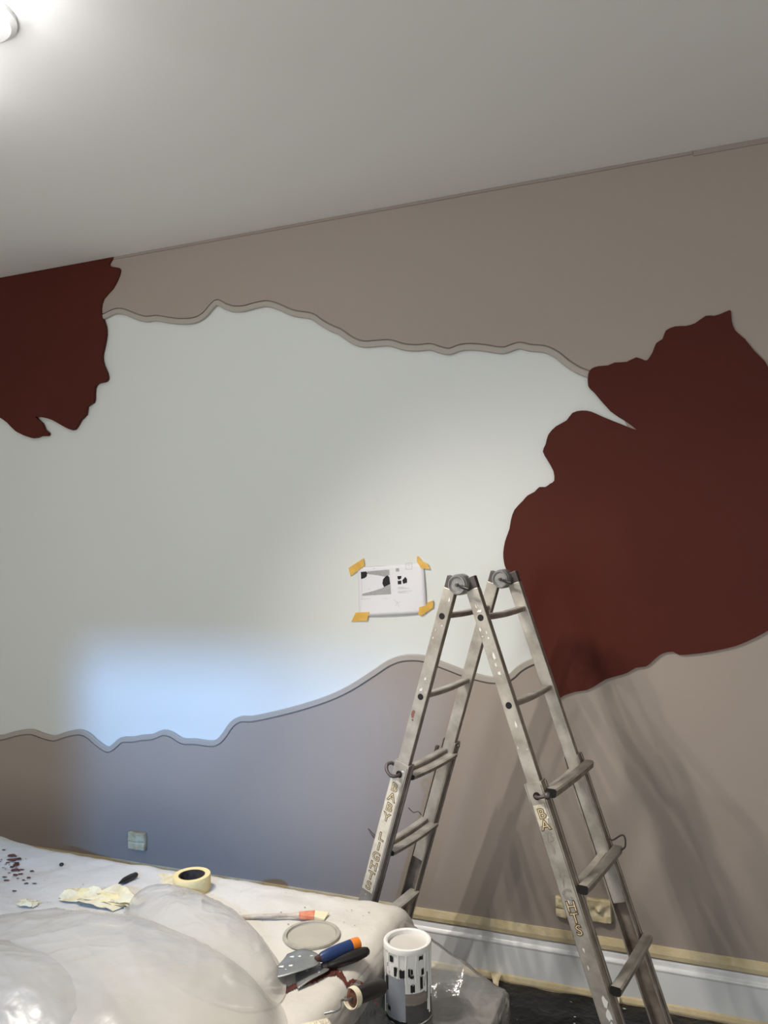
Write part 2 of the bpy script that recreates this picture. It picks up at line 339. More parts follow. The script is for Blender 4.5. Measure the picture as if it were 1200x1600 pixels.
# ------------------------------------------------------------------ taped sockets
def socket(q0, q1, label, group, rnd, peak):
    a = atY(*q0, D-.013); b = atY(*q1, D-.013)
    cx, cz, hw, hh = (a.x+b.x)/2, (a.z+b.z)/2, abs(b.x-a.x)/2, abs(b.z-a.z)/2
    r = thing('wall_socket', label, 'socket', (cx, D-.013, cz), group)
    MB().box((cx-hw*.9, D-.020, cz-hh*.9), (cx+hw*.9, D-.0135, cz+hh*.9)).build('socket_frame', M_CANW, r, bevel=.002)
    def fn(u, v):
        x = (u-.5)*2; z = (v-.5)*2; e = max(abs(x), abs(z))
        out = .019+.006*noise.noise(Vector((x*1.7+rnd, z*1.7, rnd)))
        if peak: out += .014*max(0, 1-math.hypot(x, (z-.1))/.35)-.007*math.exp(-((abs(x)-.35)**2+(z)**2)*12)
        else: out += .003*(abs(x) < .12)-.003*(abs(z+.1) < .1)
        if e > .92: out = .0015
        k = 1+.03*noise.noise(Vector((x*2, z*2, rnd+5)))
        return Vector((cx+x*hw*k, D-.013-out, cz+z*hh*k))
    MB().grid(fn, 22, 22).build('tape_cover', M_MASK_W, r, smooth=.6, solid=.0006)
socket((203, 1297), (230, 1328), 'single wall socket taped over, on the bluish-lit left part of the taupe wall', 'taped wall sockets', 1.3, False)
socket((868, 1398), (901, 1434), 'left of the pair of taped wall sockets, half hidden behind the ladder stile', 'taped wall sockets', 4.1, False)
socket((917, 1400), (957, 1442), 'right of the pair of taped wall sockets, with a crumpled tape peak in the middle', 'taped wall sockets', 7.7, True)

# ------------------------------------------------------------------ plan sheet taped on the white wall
def pq(cx, cy, lift=.0): # zoom coordinates of the sheet -> wall point
    return atY(540+cx/8.571, 860+cy/8.571, D-lift)
pr = thing('plan_sheet', 'white printed plan of the mural taped to the white wall left of the ladder', 'paper', pq(620, 540, .004))
tl_, tr_, br_, bl_ = (165, 223), (1042, 170), (1085, 845), (180, 888)
def sheet(u, v):
    cx = (tl_[0]*(1-u)+tr_[0]*u)*(1-v)+(bl_[0]*(1-u)+br_[0]*u)*v; cy = (tl_[1]*(1-u)+tr_[1]*u)*(1-v)+(bl_[1]*(1-u)+br_[1]*u)*v
    return pq(cx, cy, .0035+.006*math.sin(math.pi*v)*u*u+.006*math.sin(math.pi*u)*v*v)
sh = MB().grid(sheet, 16, 14).build('sheet', M_PAPER, pr, smooth=True, solid=.0004)
def onsheet(cx, cy, e=.0007):
    best = pq(cx, cy, .003); # invert bilinear by iteration
    u, v = .5, .5
    for _ in range(12):
        x = (tl_[0]*(1-u)+tr_[0]*u)*(1-v)+(bl_[0]*(1-u)+br_[0]*u)*v; y = (tl_[1]*(1-u)+tr_[1]*u)*(1-v)+(bl_[1]*(1-u)+br_[1]*u)*v
        u += (cx-x)/880; v += (cy-y)/670
    return pq(cx, cy, .0035+.006*math.sin(math.pi*v)*u*u+.006*math.sin(math.pi*u)*v*v+e)
def prints(name, polys, m_, e=.0009):
    mb = MB()
    for p in polys: mb.add([onsheet(*q, e) for q in p], [tuple(range(len(p)))])
    return mb.build(name, m_, pr)
prints('printed_grey_area', [[(290, 285), (430, 270), (430, 332), (400, 330), (285, 315)], [(430, 270), (582, 258), (585, 330), (555, 340), (520, 352), (430, 332)], [(225, 582), (350, 550), (350, 600), (225, 608)], [(350, 550), (485, 508), (515, 490), (525, 488), (525, 590), (350, 600)], [(525, 488), (597, 458), (607, 583), (525, 590)], [(672, 240), (716, 237), (718, 282), (674, 285)]], M_GREY)['kind'] = 'stuff'
for poly in ([(203, 288), (275, 283), (290, 300), (282, 350), (255, 370), (207, 384)], [(530, 352), (562, 333), (585, 358), (597, 452), (515, 491), (492, 445), (500, 390)], [(693, 344), (747, 342), (745, 375), (715, 393), (697, 380)], [(697, 408), (745, 404), (747, 452), (700, 455)], [(800, 353), (822, 385), (823, 432), (770, 447), (760, 400)]): prints('printed_shape', [poly], M_INK, .0011)
def seg(a, b, t=2.6):
    d = Vector((b[0]-a[0], b[1]-a[1])).normalized(); n = Vector((-d.y, d.x))*t/2
    return [(a[0]+n.x, a[1]+n.y), (b[0]+n.x, b[1]+n.y), (b[0]-n.x, b[1]-n.y), (a[0]-n.x, a[1]-n.y)]
LN = [seg((205, 222), (545, 205)), seg((200, 655), (330, 645)), seg((205, 290), (222, 606)), seg((600, 460), (610, 585)), seg((585, 258), (600, 460)), seg((200, 288), (585, 258)), seg((222, 608), (610, 585)), seg((160, 246), (240, 240), 3), seg((370, 243), (392, 241), 8), seg((210, 590), (222, 655), 3), seg((628, 515), (634, 550), 3), seg((305, 518), (325, 516), 6)]
LN += [seg((805, 172), (888, 166), 5), seg((888, 166), (890, 250), 5), seg((890, 250), (808, 255), 5), seg((808, 255), (805, 172), 5), seg((820, 200), (870, 192), 3), seg((845, 190), (850, 235), 3)]
for k, yy in enumerate((492, 502, 512, 545, 556, 568)): LN.append(seg((700, yy+4), (780+ (k*37) % 120, yy-3), 4))
LN += [seg((640, 650), (690, 700), 3), seg((690, 700), (740, 690), 3), seg((690, 700), (670, 745), 3), seg((690, 690), (720, 760), 3), seg((520, 640), (560, 650), 3)]
prints('printed_lines', LN, M_LINE, .0010)['kind'] = 'stuff'
for pts in ([(40, 235), (240, 105), (255, 205), (65, 345)], [(955, 80), (975, 78), (1030, 150), (1100, 180), (1130, 250), (1010, 240), (955, 150)], [(135, 832), (318, 824), (288, 938), (75, 955)], [(985, 762), (1080, 735), (1085, 705), (1170, 670), (1175, 765), (1012, 878), (972, 850)]):
    mb = MB(); n = len(pts); f = [onsheet(*q, .0022) for q in pts]; b = [onsheet(*q, .0012) for q in pts]
    for k in range(n):
        if not (165 < pts[k][0] < 1075 and 190 < pts[k][1] < 860): b[k] = pq(*pts[k], .0005)
    mb.add(f+b, [tuple(range(n)), tuple(range(2*n-1, n-1, -1))]+[(i, (i+1) % n, n+(i+1) % n, n+i) for i in range(n)]).build('tape_piece', M_TAPEY, pr)

# ------------------------------------------------------------------ folding ladder
LX0, PHI, AL, AR, LW, LE = Vector((-.7341, 2.4871, 1.5304)), .18315, .31286, .31999, .33196, .04995
LU = Vector((math.cos(PHI), -math.sin(PHI), 0)); LWd = Vector((math.sin(PHI), math.cos(PHI), 0)); LZ = Vector((0, 0, 1))
def LP(sd, s, o, w_):
    a = AR if sd > 0 else AL
    return LX0+LU*(sd*s*math.sin(a)+o*math.cos(a)+sd*LE)+LWd*w_+LZ*(-s*math.cos(a)+sd*o*math.sin(a))
def lbox(mb, sd, s0, s1, o0, o1, w0, w1, mi=0):
    return mb.hexa([LP(sd, s0, o0, w0), LP(sd, s0, o1, w0), LP(sd, s0, o1, w1), LP(sd, s0, o0, w1), LP(sd, s1, o0, w0), LP(sd, s1, o1, w0), LP(sd, s1, o1, w1), LP(sd, s1, o0, w1)], mi)
S1, SP = .0604, .28
lad = thing('folding_ladder', 'worn paint-splashed aluminium folding ladder standing open in front of the mural wall', 'ladder', (LX0.x, LX0.y+LW/2, 0))
W = LW
def rung(sd, s, o, w0, w1, name, hw=.016, hh=.0105, bend=.010, m_=None):
    mb = MB(); n = 9; rings = []
    for i in range(n):
        t = i/(n-1); c = LP(sd, s, o, w0+(w1-w0)*t)+LZ*(-bend*math.sin(math.pi*t)*(1 if t < .6 else 1))
        k = hw
        prof = [(-k, hh*.6), (-k*.75, hh), (k*.75, hh), (k, hh*.6), (k*.85, -hh*.7), (k*.45, -hh), (-k*.45, -hh), (-k*.85, -hh*.7)]
        rings.append([c+LU*a+LZ*b for a, b in prof])
    vs = [q for r_ in rings for q in r_]; m8 = 8
    fs = [(i*m8+k, i*m8+(k+1) % m8, (i+1)*m8+(k+1) % m8, (i+1)*m8+k) for i in range(n-1) for k in range(m8)]
    mi = [0 if k in (0, 1, 2) else 1 for i in range(n-1) for k in range(m8)]  # tread stays bright, sides and underside take the painted-in shade
    fs += [tuple(range(m8)), tuple((n-1)*m8+k for k in range(m8-1, -1, -1))]; mi += [2, 2]  # end caps coloured black for the dark of the open tube
    mb.add(vs, fs); mb.mi = mi
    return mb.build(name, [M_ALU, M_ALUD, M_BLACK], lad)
for sd in (-1, 1):
    # inner stiles (front faces bright, narrow edges grimy and coloured darker as shade)
    for w0 in (0, W):
        mb = lbox(MB(), sd, -.033, 1.055, -.0215, .0215, w0, w0+.026)
        mb.mi = [1 if k in (2, 4) else 0 for k in range(6)]
        # faces 3 and 5 of the hexa are the +o and -o edges
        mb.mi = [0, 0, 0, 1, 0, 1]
        st = mb.build('inner_stile', [M_ALU, M_ALUD], lad, bevel=.0025)
        if w0 == 0:
            for k in range(2):
                c = LP(sd, S1+k*SP, 0, 0)
                MB().lathe([(0, .0008), (.0075, .0008), (.0085, .0012), (.0105, .0006), (.0105, -.001)], c, -LWd, 18).build('rung_hole_disc', M_BLACK, st)  # flat black disc paints the dark inside of the hollow rung
        else:
            pass
    for k in range(4):
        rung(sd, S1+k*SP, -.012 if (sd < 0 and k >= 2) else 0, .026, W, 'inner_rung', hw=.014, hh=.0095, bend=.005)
    # outer telescoping stiles: C channels opening towards each other
    s0, s1 = .575, 1.585
    for near in (True, False):
        mb = MB()
        if near: web, fl = (-.006, -.001), (-.006, .030)
        else: web, fl = (W+.0275, W+.0325), (W-.004, W+.0325)
        lbox(mb, sd, s0, s1, -.0275, .0275, *web, 0 if near else 1)  # far web coloured dark for the shade inside the channel
        lbox(mb, sd, s0, s1, -.0275, -.0225, *fl, 1 if not near else 0)
        lbox(mb, sd, s0, s1, .0225, .0275, *fl, 1)
        lbox(mb, sd, s0+.004, s1, .0275, .031, fl[1]-.012, fl[1], 1)
        st = mb.build('outer_stile', [M_ALU, M_ALUD], lad, bevel=.0012)
        MB.build(lbox(MB(), sd, s1-.02, s1+.016, -.031, .034, fl[0]-.004, fl[1]+.004), 'rubber_foot', M_BLKPL, st, bevel=.003)
        if near:
            c = LP(sd, S1+2*SP-.005, 0, -.006)
            MB().lathe([(0, .0008), (.0085, .0008), (.0095, .0013), (.012, .0006), (.012, -.001)], c, -LWd, 18).build('pin_hole_disc', M_BLACK, st)  # black disc on the face, painted dark in place of a hole
            # ridge beside the lettered face
            lbox(MB(), sd, s0+.01, s1-.03, .0225, .0245, -.0075, -.006).build('ridge', M_ALUD, st)
    for k in range(2, 6):
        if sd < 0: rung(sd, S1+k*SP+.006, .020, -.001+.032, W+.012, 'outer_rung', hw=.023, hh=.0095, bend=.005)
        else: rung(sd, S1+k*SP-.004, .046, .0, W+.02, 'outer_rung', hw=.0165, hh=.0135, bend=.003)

# hinges
for w0 in (0., W):
    c = LX0+LWd*(w0-.014)+LZ*.046
    hg = MB().lathe([(0, .010), (.006, .010), (.007, .006), (.022, .006), (.024, .009), (.028, .009), (.030, .005), (.0325, .003), (.034, -.002), (.034, -.030), (.030, -.040), (0, -.040)], c, -LWd, 40).build('hinge_disc', M_STEEL, lad, smooth=.5)
    MB().lathe([(0, .0155), (.0045, .015), (.0055, .012), (.0055, .008)], c, -LWd, 16).build('bolt', M_DARKST, hg, smooth=.6)
    MB().lathe([(.0265, .0125), (.0295, .0125), (.0305, .009), (.0265, .008)], c, -LWd, 40).build('cam_ring', M_STEEL, hg, smooth=.5)
    for sd in (-1, 1):
        mb = MB()
        lbox(mb, sd, -.072, -.030, -.021, .021, w0+.003, w0+.024)
        lbox(mb, sd, -.072, -.030, -.024 if sd > 0 else .004, -.004 if sd > 0 else .024, w0-.004, w0+.004)
        # arm from the plate to the disc
        pA = LP(sd, -.045, 0, w0+.012); pC = c+LWd*.026
        mb.tube([pA, pC], .014, 8)
        mb.build('hinge_plate', M_DARKST, hg, bevel=.0015)
    q = c-LWd*.012+LU*.014-LZ*.004
    MB().tube([q, q+LU*.012-LWd*.008-LZ*.003, q+LU*.034-LWd*.010-LZ*.008], [.0055, .005, .0045], 10).build('release_lever', M_BLKPL, hg, smooth=.8)

# locking pins
def pin(name, pts, r, m_=M_DARKST): return MB().tube(smoothline(pts, 5), r, 8).build(name, m_, lad, smooth=.9)
s3 = S1+2*SP-.005
pin('locking_pin', [LP(-1, s3, .002, -.004), LP(-1, s3+.002, 0, -.024), LP(-1, s3+.004, -.016, -.034), LP(-1, s3-.004, -.036, -.030), LP(-1, s3-.016, -.046, -.018), LP(-1, s3-.022, -.040, -.006), LP(-1, s3-.018, -.032, .004)], .0058)
pin('locking_pin', [LP(1, s3, -.002, -.004), LP(1, s3, 0, -.014), LP(1, s3+.002, .012, -.020), LP(1, s3+.002, .034, -.020)], .0052)
MB().lathe([(0, -.008), (.008, -.008), (.011, -.003), (.011, .004), (.008, .009), (0, .009)], LP(1, s3+.002, .040, -.020), LU, 16).build('pin_knob', M_DARKST, lad, smooth=.6)
pin('locking_pin', [LP(-1, S1+3*SP-.03, -.020, .016), LP(-1, S1+3*SP-.032, -.04, .010), LP(-1, S1+3*SP-.028, -.062, .006)], [.0045, .004, .003]*5+[.003])if False else MB().tube([LP(-1, S1+3*SP-.03, -.026, .010), LP(-1, S1+3*SP-.036, -.045, .008), LP(-1, S1+3*SP-.048, -.066, .006)], [.007, .0045, .002], 8).build('locking_pin', M_DARKST, lad, smooth=.9)
MB.build(lbox(MB(), -1, s3-.006, s3+.022, -.040, -.030, W-.02, W-.004), 'pin_bracket', M_DARKST, lad, bevel=.001)
pin('pin_wire', [LP(-1, S1+3*SP-.012, -.028, W-.006), LP(-1, S1+3*SP-.022, -.040, W-.012), LP(-1, S1+3*SP-.014, -.055, W-.02), LP(-1, S1+3*SP-.026, -.075, W-.03)], .0018)
pin('pin_wire', [LP(1, S1+3*SP-.055, .030, W), LP(1, S1+3*SP-.040, .046, W), LP(1, S1+3*SP-.050, .080, W+.004), LP(1, S1+3*SP-.040, .088, W+.006), LP(1, S1+3*SP-.012, .078, W+.008), LP(1, S1+3*SP-.004, .060, W+.006)], .0028)
MB().lathe([(0, .004), (.005, .004), (.006, 0), (.006, -.004)], LP(-1, .585, .034, W+.012), LU, 12).build('stop_stud', M_DARKST, lad)

# white and red paint spots on the stiles
sp = MB(); rs = MB(); R = random.Random(11)
def blob(mb, sd, s, o, rs_, ro, w_=-.0007):
    n = 9; ph = R.random()*6
    pts = [LP(sd, s+rs_*math.sin(2*math.pi*k/n)*(1+.35*math.sin(3*k+ph)), o+ro*math.cos(2*math.pi*k/n)*(1+.3*math.cos(2*k+ph)), w_) for k in range(n)]
    mb.add(pts, [tuple(range(n))])
for k in range(34):
    sd = R.choice((-1, 1, 1)); s = R.uniform(0, 1.5); blob(sp, sd, s, R.uniform(-.015, .015), R.uniform(.001, .007), R.uniform(.001, .004), -.0007 if s < .57 else -.0066)
for s, a, b in ((.185, .012, .004), (.24, .006, .005), (.04, .004, .008), (.40, .01, .003)): blob(sp, 1, s, .004, a, b)
for s in (1.20, 1.235, 1.27): blob(sp, 1, s, .006, .016, .008, -.0066)
blob(rs, -1, .405, -.010, .015, .006); blob(rs, -1, .425, -.006, .004, .003)
for (mb, nm, mm) in ((sp, 'white_paint_spots', M_PAINTW), (rs, 'red_paint_spot', mat('red_spot', (.22, .10, .07), .7))):
    o = mb.build(nm, mm, lad, solid=.0004)
    if nm == 'white_paint_spots': o['kind'] = 'stuff'

# lettering down both near stiles
def letter_mesh(ch, off):
    cu = bpy.data.curves.new('glyph', 'FONT'); cu.body = ch; cu.size = 1; cu.align_x = 'CENTER'; cu.align_y = 'CENTER'; cu.offset = off; cu.resolution_u = 3
    ob = bpy.data.objects.new('glyph', cu); COL.objects.link(ob)
    me = bpy.data.meshes.new_from_object(ob.evaluated_get(bpy.context.evaluated_depsgraph_get()))
    v = [tuple(p.co) for p in me.vertices]; f = [tuple(p.vertices) for p in me.polygons]
    bpy.data.objects.remove(ob); bpy.data.curves.remove(cu); bpy.data.meshes.remove(me); return v, f
TXT = 'BABY LIGHTS'
LS = {c: (letter_mesh(c, .045), letter_mesh(c, -.012)) for c in set(TXT) if c != ' '}
for sd in (-1, 1):
    sa, sb = (.648, 1.040) if sd < 0 else (.650, 1.015)
    if sd < 0:
        st = MB(); n = 40
        st.grid(lambda u, v: LP(sd, sa-.008+(sb-sa+.016)*v, -.0255+.042*u+.001*noise.noise(Vector((u*4, v*30, 3))), -.0064), 6, 40).build('cream_sticker', M_STICK, lad, solid=.0003)
    else:
        MB().grid(lambda u, v: LP(sd, sa-.01+.062*v, -.022+(.036-.012*max(0, v-.5))*u, -.0064), 6, 8).build('cream_sticker', M_STICK, lad, solid=.0003)
    for i, ch in enumerate(TXT):
        if ch == ' ': continue
        s = sa+.018+(sb-sa-.03)*i/(len(TXT)-1); oc = -.004 if sd < 0 else -.002
        faded = sd > 0 and 2 <= i <= 7
        mb = MB()
        for j, ((v, f), dw) in enumerate(((LS[ch][0], -.0071), (LS[ch][1], -.0076))):
            if faded:
                if j: continue
                f = [q for q in f if R.random() < .62]
            k = .054*(1 if sd < 0 else 1.03)
            mb.add([LP(sd, s-p[1]*k*.74, oc+p[0]*k*.80, dw) for p in v], f, j)
        mb.build('letter', [M_LETW if faded else M_LETO, M_LETF], lad)

# ------------------------------------------------------------------ covered bed
BX0, BX1, BY0, BY1, BZ, BR = -3.3, -.908, .75, 2.272, .626, .058
bed = thing('covered_bed', 'bed-high furniture under a creamy plastic dust sheet, in front of the mural wall', 'bed', ((BX0+BX1)/2, (BY0+BY1)/2, 0))
MB().box((BX0+.02, BY0+.02, .30), (BX1+.03, BY1+.03, BZ-.03)).build('mattress', M_BLKFAB, bed, bevel=.03)
bb = MB().box((BX0+.05, BY0+.05, .08), (BX1, BY1, .298)); bb.build('bed_base', M_DWOOD, bed, bevel=.01)
for (x, y) in ((BX0+.1, BY0+.1), (BX1-.05, BY0+.1), (BX0+.1, BY1-.05), (BX1-.05, BY1-.05)):
    MB().lathe([(.022, .002), (.028, .08)], (x, y, 0), n=14).build('leg', M_DWOOD, bed)
def ns(x, y, s, seed=0.): return noise.noise(Vector((x*s, y*s, seed)))
def covz(x, y):
    """height of the sheet over the bed top"""
    z = BZ+.006*ns(x, y, 5, 1)+.004*ns(x, y, 13, 4)+.0022*abs(ns(x+.3*y, y*.6, 28, 7))+.0025*(1-abs(ns(x+.5*y, y-.2*x, 6, 11)))**9+.0025*(1-abs(ns(x-.4*y, y, 11, 17)))**10
    z += .045*math.exp(-(((x+2.52)/.16)**2+((y-2.17)/.16)**2))   # pile at the far left
    z += .03*math.exp(-(((x+2.2)/.3)**2+((y-1.75)/.25)**2))
    return z
def map1(p):
    if p <= 0: return p, 0.
    if p < BR*math.pi/2: return BR*math.sin(p/BR), -(BR-BR*math.cos(p/BR))
    return BR, -BR-(p-BR*math.pi/2)
HANG = .60
def cover(u, v):
    x = BX0-HANG*.6+(BX1-BX0+HANG*.6+.135)*u; y = BY0-HANG+(BY1-BY0+2*HANG)*v
    px, zx = map1(x-BX1) if x > BX1 else ((-map1(BX0-x)[0], map1(BX0-x)[1]) if x < BX0 else (0, 0))
    py, zy = map1(y-BY1) if y > BY1 else ((-map1(BY0-y)[0], map1(BY0-y)[1]) if y < BY0 else (0, 0))
    xx = BX1+px if x > BX1 else (BX0+px if x < BX0 else x); yy = BY1+py if y > BY1 else (BY0+py if y < BY0 else y)
    z = covz(xx, yy)+zx+zy
    hang = max(0, -(zx+zy)-.05)
    fx = .012*hang*8*ns(y, z, 6, 3) if x > BX1 else 0; fy = .010*hang*6*ns(x, z, 6, 9) if y > BY1 else 0
    return Vector((xx+min(.02, fx), yy+min(.03, fy), max(z, .03)))
MB().grid(cover, 200, 130).build('dust_sheet', M_COVER, bed, smooth=True)

# bulging milky plastic film on the bed
HUMPS = [ # centre x, y, semi-axes a, b, rotation, height
    (-1.588, 1.424, .388, .209, -.085, .14), (-1.447, 1.582, .536, .296, -.121, .12),
    (-1.335, 1.898, .386, .139, -.539, .08)]
fm = MB()
for k, (cx, cy, a_, b_, r_, hh) in enumerate(HUMPS):
    def dome(u, v, k=k):
        t = 2*math.pi*u; q = v*1.06
        X = a_*q*math.cos(t); Y = b_*q*math.sin(t)
        x = cx+X*math.cos(r_)-Y*math.sin(r_); y = cy+X*math.sin(r_)+Y*math.cos(r_)
        h = hh*math.sqrt(max(0, 1-q*q)) if q < .985 else hh*.1726*max(0, (1.06-q)/.075)**2
        n_ = (.03*ns(x, y, 6, k)+.012*ns(x*.6+y, y-x, 13, k+3)+.004*ns(x+y*2, y, 34, k+6))*min(1, h/hh*2)
        return Vector((min(x, BX1+.05), y, covz(x, y)+.003+.0008*k+h*(1+n_*1.4)))
    fm.grid(dome, 110, 46)
fo = fm.build('plastic_film', M_FILM, None, smooth=True)
tag(fo, 'milky see-through plastic film bulging in large puffed folds on the near end of the bed', 'plastic sheet')

# ------------------------------------------------------------------ small dark cabinet beside the bed, plastic drape over it
NX0, NX1, NY0, NY1, NZ = -.825, -.565, 1.62, 2.245, .445
cab = thing('low_cabinet', 'dark brown low cabinet under the clear plastic drape at the end of the bed', 'cabinet', ((NX0+NX1)/2, (NY0+NY1)/2, 0))
MB().box((NX0+.008, NY0+.01, .06), (NX1-.008, NY1-.008, NZ-.022)).build('cabinet_body', M_DWOOD, cab, bevel=.003)
MB().box((NX0, NY0, NZ-.022), (NX1, NY1, NZ)).build('cabinet_top', M_DWOOD, cab, bevel=.004)
dr = MB().box((NX0+.02, NY0-.008, .24), (NX1-.02, NY0+.0095, NZ-.035)).build('drawer', M_DWOOD, cab, bevel=.003)
MB().lathe([(0, .03), (.009, .028), (.011, .02), (.006, .01), (.005, 0)], ((NX0+NX1)/2, NY0-.008, .33), (0, -1, 0), 14).build('knob', M_STEEL, dr, smooth=.6)
for (x, y) in ((NX0+.03, NY0+.04), (NX1-.03, NY0+.04), (NX0+.03, NY1-.03), (NX1-.03, NY1-.03)):
    MB().box((x-.018, y-.018, .001), (x+.018, y+.018, .06)).build('leg', M_DWOOD, cab)
def interp(tab, x):
    for (a, va), (b, vb) in zip(tab, tab[1:]):
        if x <= b: t = (x-a)/(b-a); return va+(vb-va)*t
    return tab[-1][1]
BXE = BX1+BR
TAUT = [(0, (BX1+.052, BZ-.020)), (.05, (BX1+.062, BZ-.026)), (.62, (NX1+.004, NZ+.012)), (.66, (NX1+.012, NZ-.003)), (1, (NX1+.03, .08))]
SAG = [(0, (BX1+.052, BZ-.020)), (.05, (BX1+.062, BZ-.030)), (.14, (BXE+.003, BZ-.08)), (.26, (BXE+.005, NZ+.03)), (.30, (BXE+.024, NZ+.004)), (.62, (NX1+.004, NZ+.004)), (.66, (NX1+.012, NZ-.010)), (1, (NX1+.03, .08))]
def itp(tab, t): return (interp([(k, q[0]) for k, q in tab], t), interp([(k, q[1]) for k, q in tab], t))
def drape(u, v):
    y = 1.30+(2.262-1.30)*v
    k = max(0., min(1., (2.245-y)/.10)); k = k*k*(3-2*k)
    a = itp(TAUT, u); b = itp(SAG, u)
    x = a[0]*(1-k)+b[0]*k; z = a[1]*(1-k)+b[1]*k
    if u > .64: x += .012*abs(ns(y, z, 9, 2))
    if y > 2.25: z -= (y-2.25)*1.5
    kk = max(0., min(1., (math.hypot(x+.781, y-2.068)-.068)/.05))
    z += kk*.006*(1-abs(ns(x+.4*y, y, 9, 3)))**6+kk*.004*(1-abs(ns(x-.5*y, y, 17, 5)))**8+kk*.0015*ns(x, y, 34, 8)
    if y < NY0: x += 0.0
    return Vector((x, y, z))
do = MB().grid(drape, 130, 150).build('plastic_drape', M_DRAPE, None, smooth=True)
tag(do, 'clear creased plastic sheet hanging from the bed end over the dark cabinet', 'plastic sheet')

# ------------------------------------------------------------------ things on the bed
def cz(x, y, e=0.): return covz(x, y)+e
def onbed(px, py, e=0.):
    p = atZ(px, py, BZ)
    for _ in range(4): p = atZ(px, py, cz(p.x, p.y, e))
    return p
# roll of masking tape
c = onbed(300, 1391); c.z += .001
tr = thing('tape_roll', 'roll of yellow masking tape lying flat on the dust sheet', 'tape', c)
MB().lathe([(.0415, .001), (.0575, 0), (.0585, .002), (.0585, .047), (.0575, .049), (.0415, .048), (.0415, .001)], c, n=56).build('tape_wind', M_ROLLY, tr, smooth=.5)
MB().lathe([(.038, .002), (.0412, .002), (.0412, .047), (.038, .047), (.038, .002)], c, n=48).build('cardboard_core', M_CORE, tr, smooth=.5)
def tail(u, v):
    p = onbed(286*(1-u)+(246+8*v)*u, (1371+17*v)*(1-u)+(1363+21*v)*u, .002); p.z += .004*(1-u)+.002*math.sin(5*u); return p
MB().grid(tail, 10, 4).build('tape_tail', M_MASK_W, tr, solid=.0006)
# can lid
c = onbed(487, 1464); c.z += .001
ld = thing('can_lid', 'round grey can lid lying on the dust sheet behind the spatulas', 'lid', c)
MB().lathe([(0, .003), (.066, .003), (.068, .006)], c, n=56).build('lid_panel', M_LID, ld, smooth=.6)
MB().lathe([(.068, .003), (.0695, .0085), (.074, .0095), (.079, .0085), (.081, .004), (.079, .0), (.068, .001)], c, n=56).build('lid_rim', M_LIDR, ld, smooth=.8)
# flat brush behind the lid
def bvec(a, b): v = b-a; v.z = 0; return v.normalized()
a = onbed(372, 1438); b = onbed(468, 1434); e_ = onbed(514, 1434)
dx = bvec(a, e_); dn = Vector((-dx.y, dx.x, 0)); zb = .011
br = thing('flat_brush', 'flat paint brush with red ferrule and cream bristles lying behind the can lid', 'brush', a)
def brl(t, n_, z): return a+dx*t+dn*n_+LZ*z
LN_ = (e_-a).length; Lb = (b-a).length
hd = MB(); n = 14
pts = [(0, .005), (.05, .007), (.1, .0065), (.15, .0055), (Lb, .009)]
hd.tube([brl(t, 0, .009) for t, r in pts], [r for t, r in pts], 10); hd.build('handle', M_WOODH, br, smooth=.8)
MB().hexa([brl(Lb, -.012, .002), brl(Lb+.045, -.021, .002), brl(Lb+.045, .021, .002), brl(Lb, .012, .002), brl(Lb, -.010, .016), brl(Lb+.045, -.020, .014), brl(Lb+.045, .020, .014), brl(Lb, .010, .016)]).build('ferrule', M_FERR, br, bevel=.002)
MB().hexa([brl(Lb+.044, -.020, .003), brl(LN_-.012, -.024, .002), brl(LN_, .022, .002), brl(Lb+.044, .020, .003), brl(Lb+.044, -.019, .013), brl(LN_-.012, -.023, .006), brl(LN_, .021, .006), brl(Lb+.044, .019, .013)]).build('bristles', M_BRISTLE, br, bevel=.001)
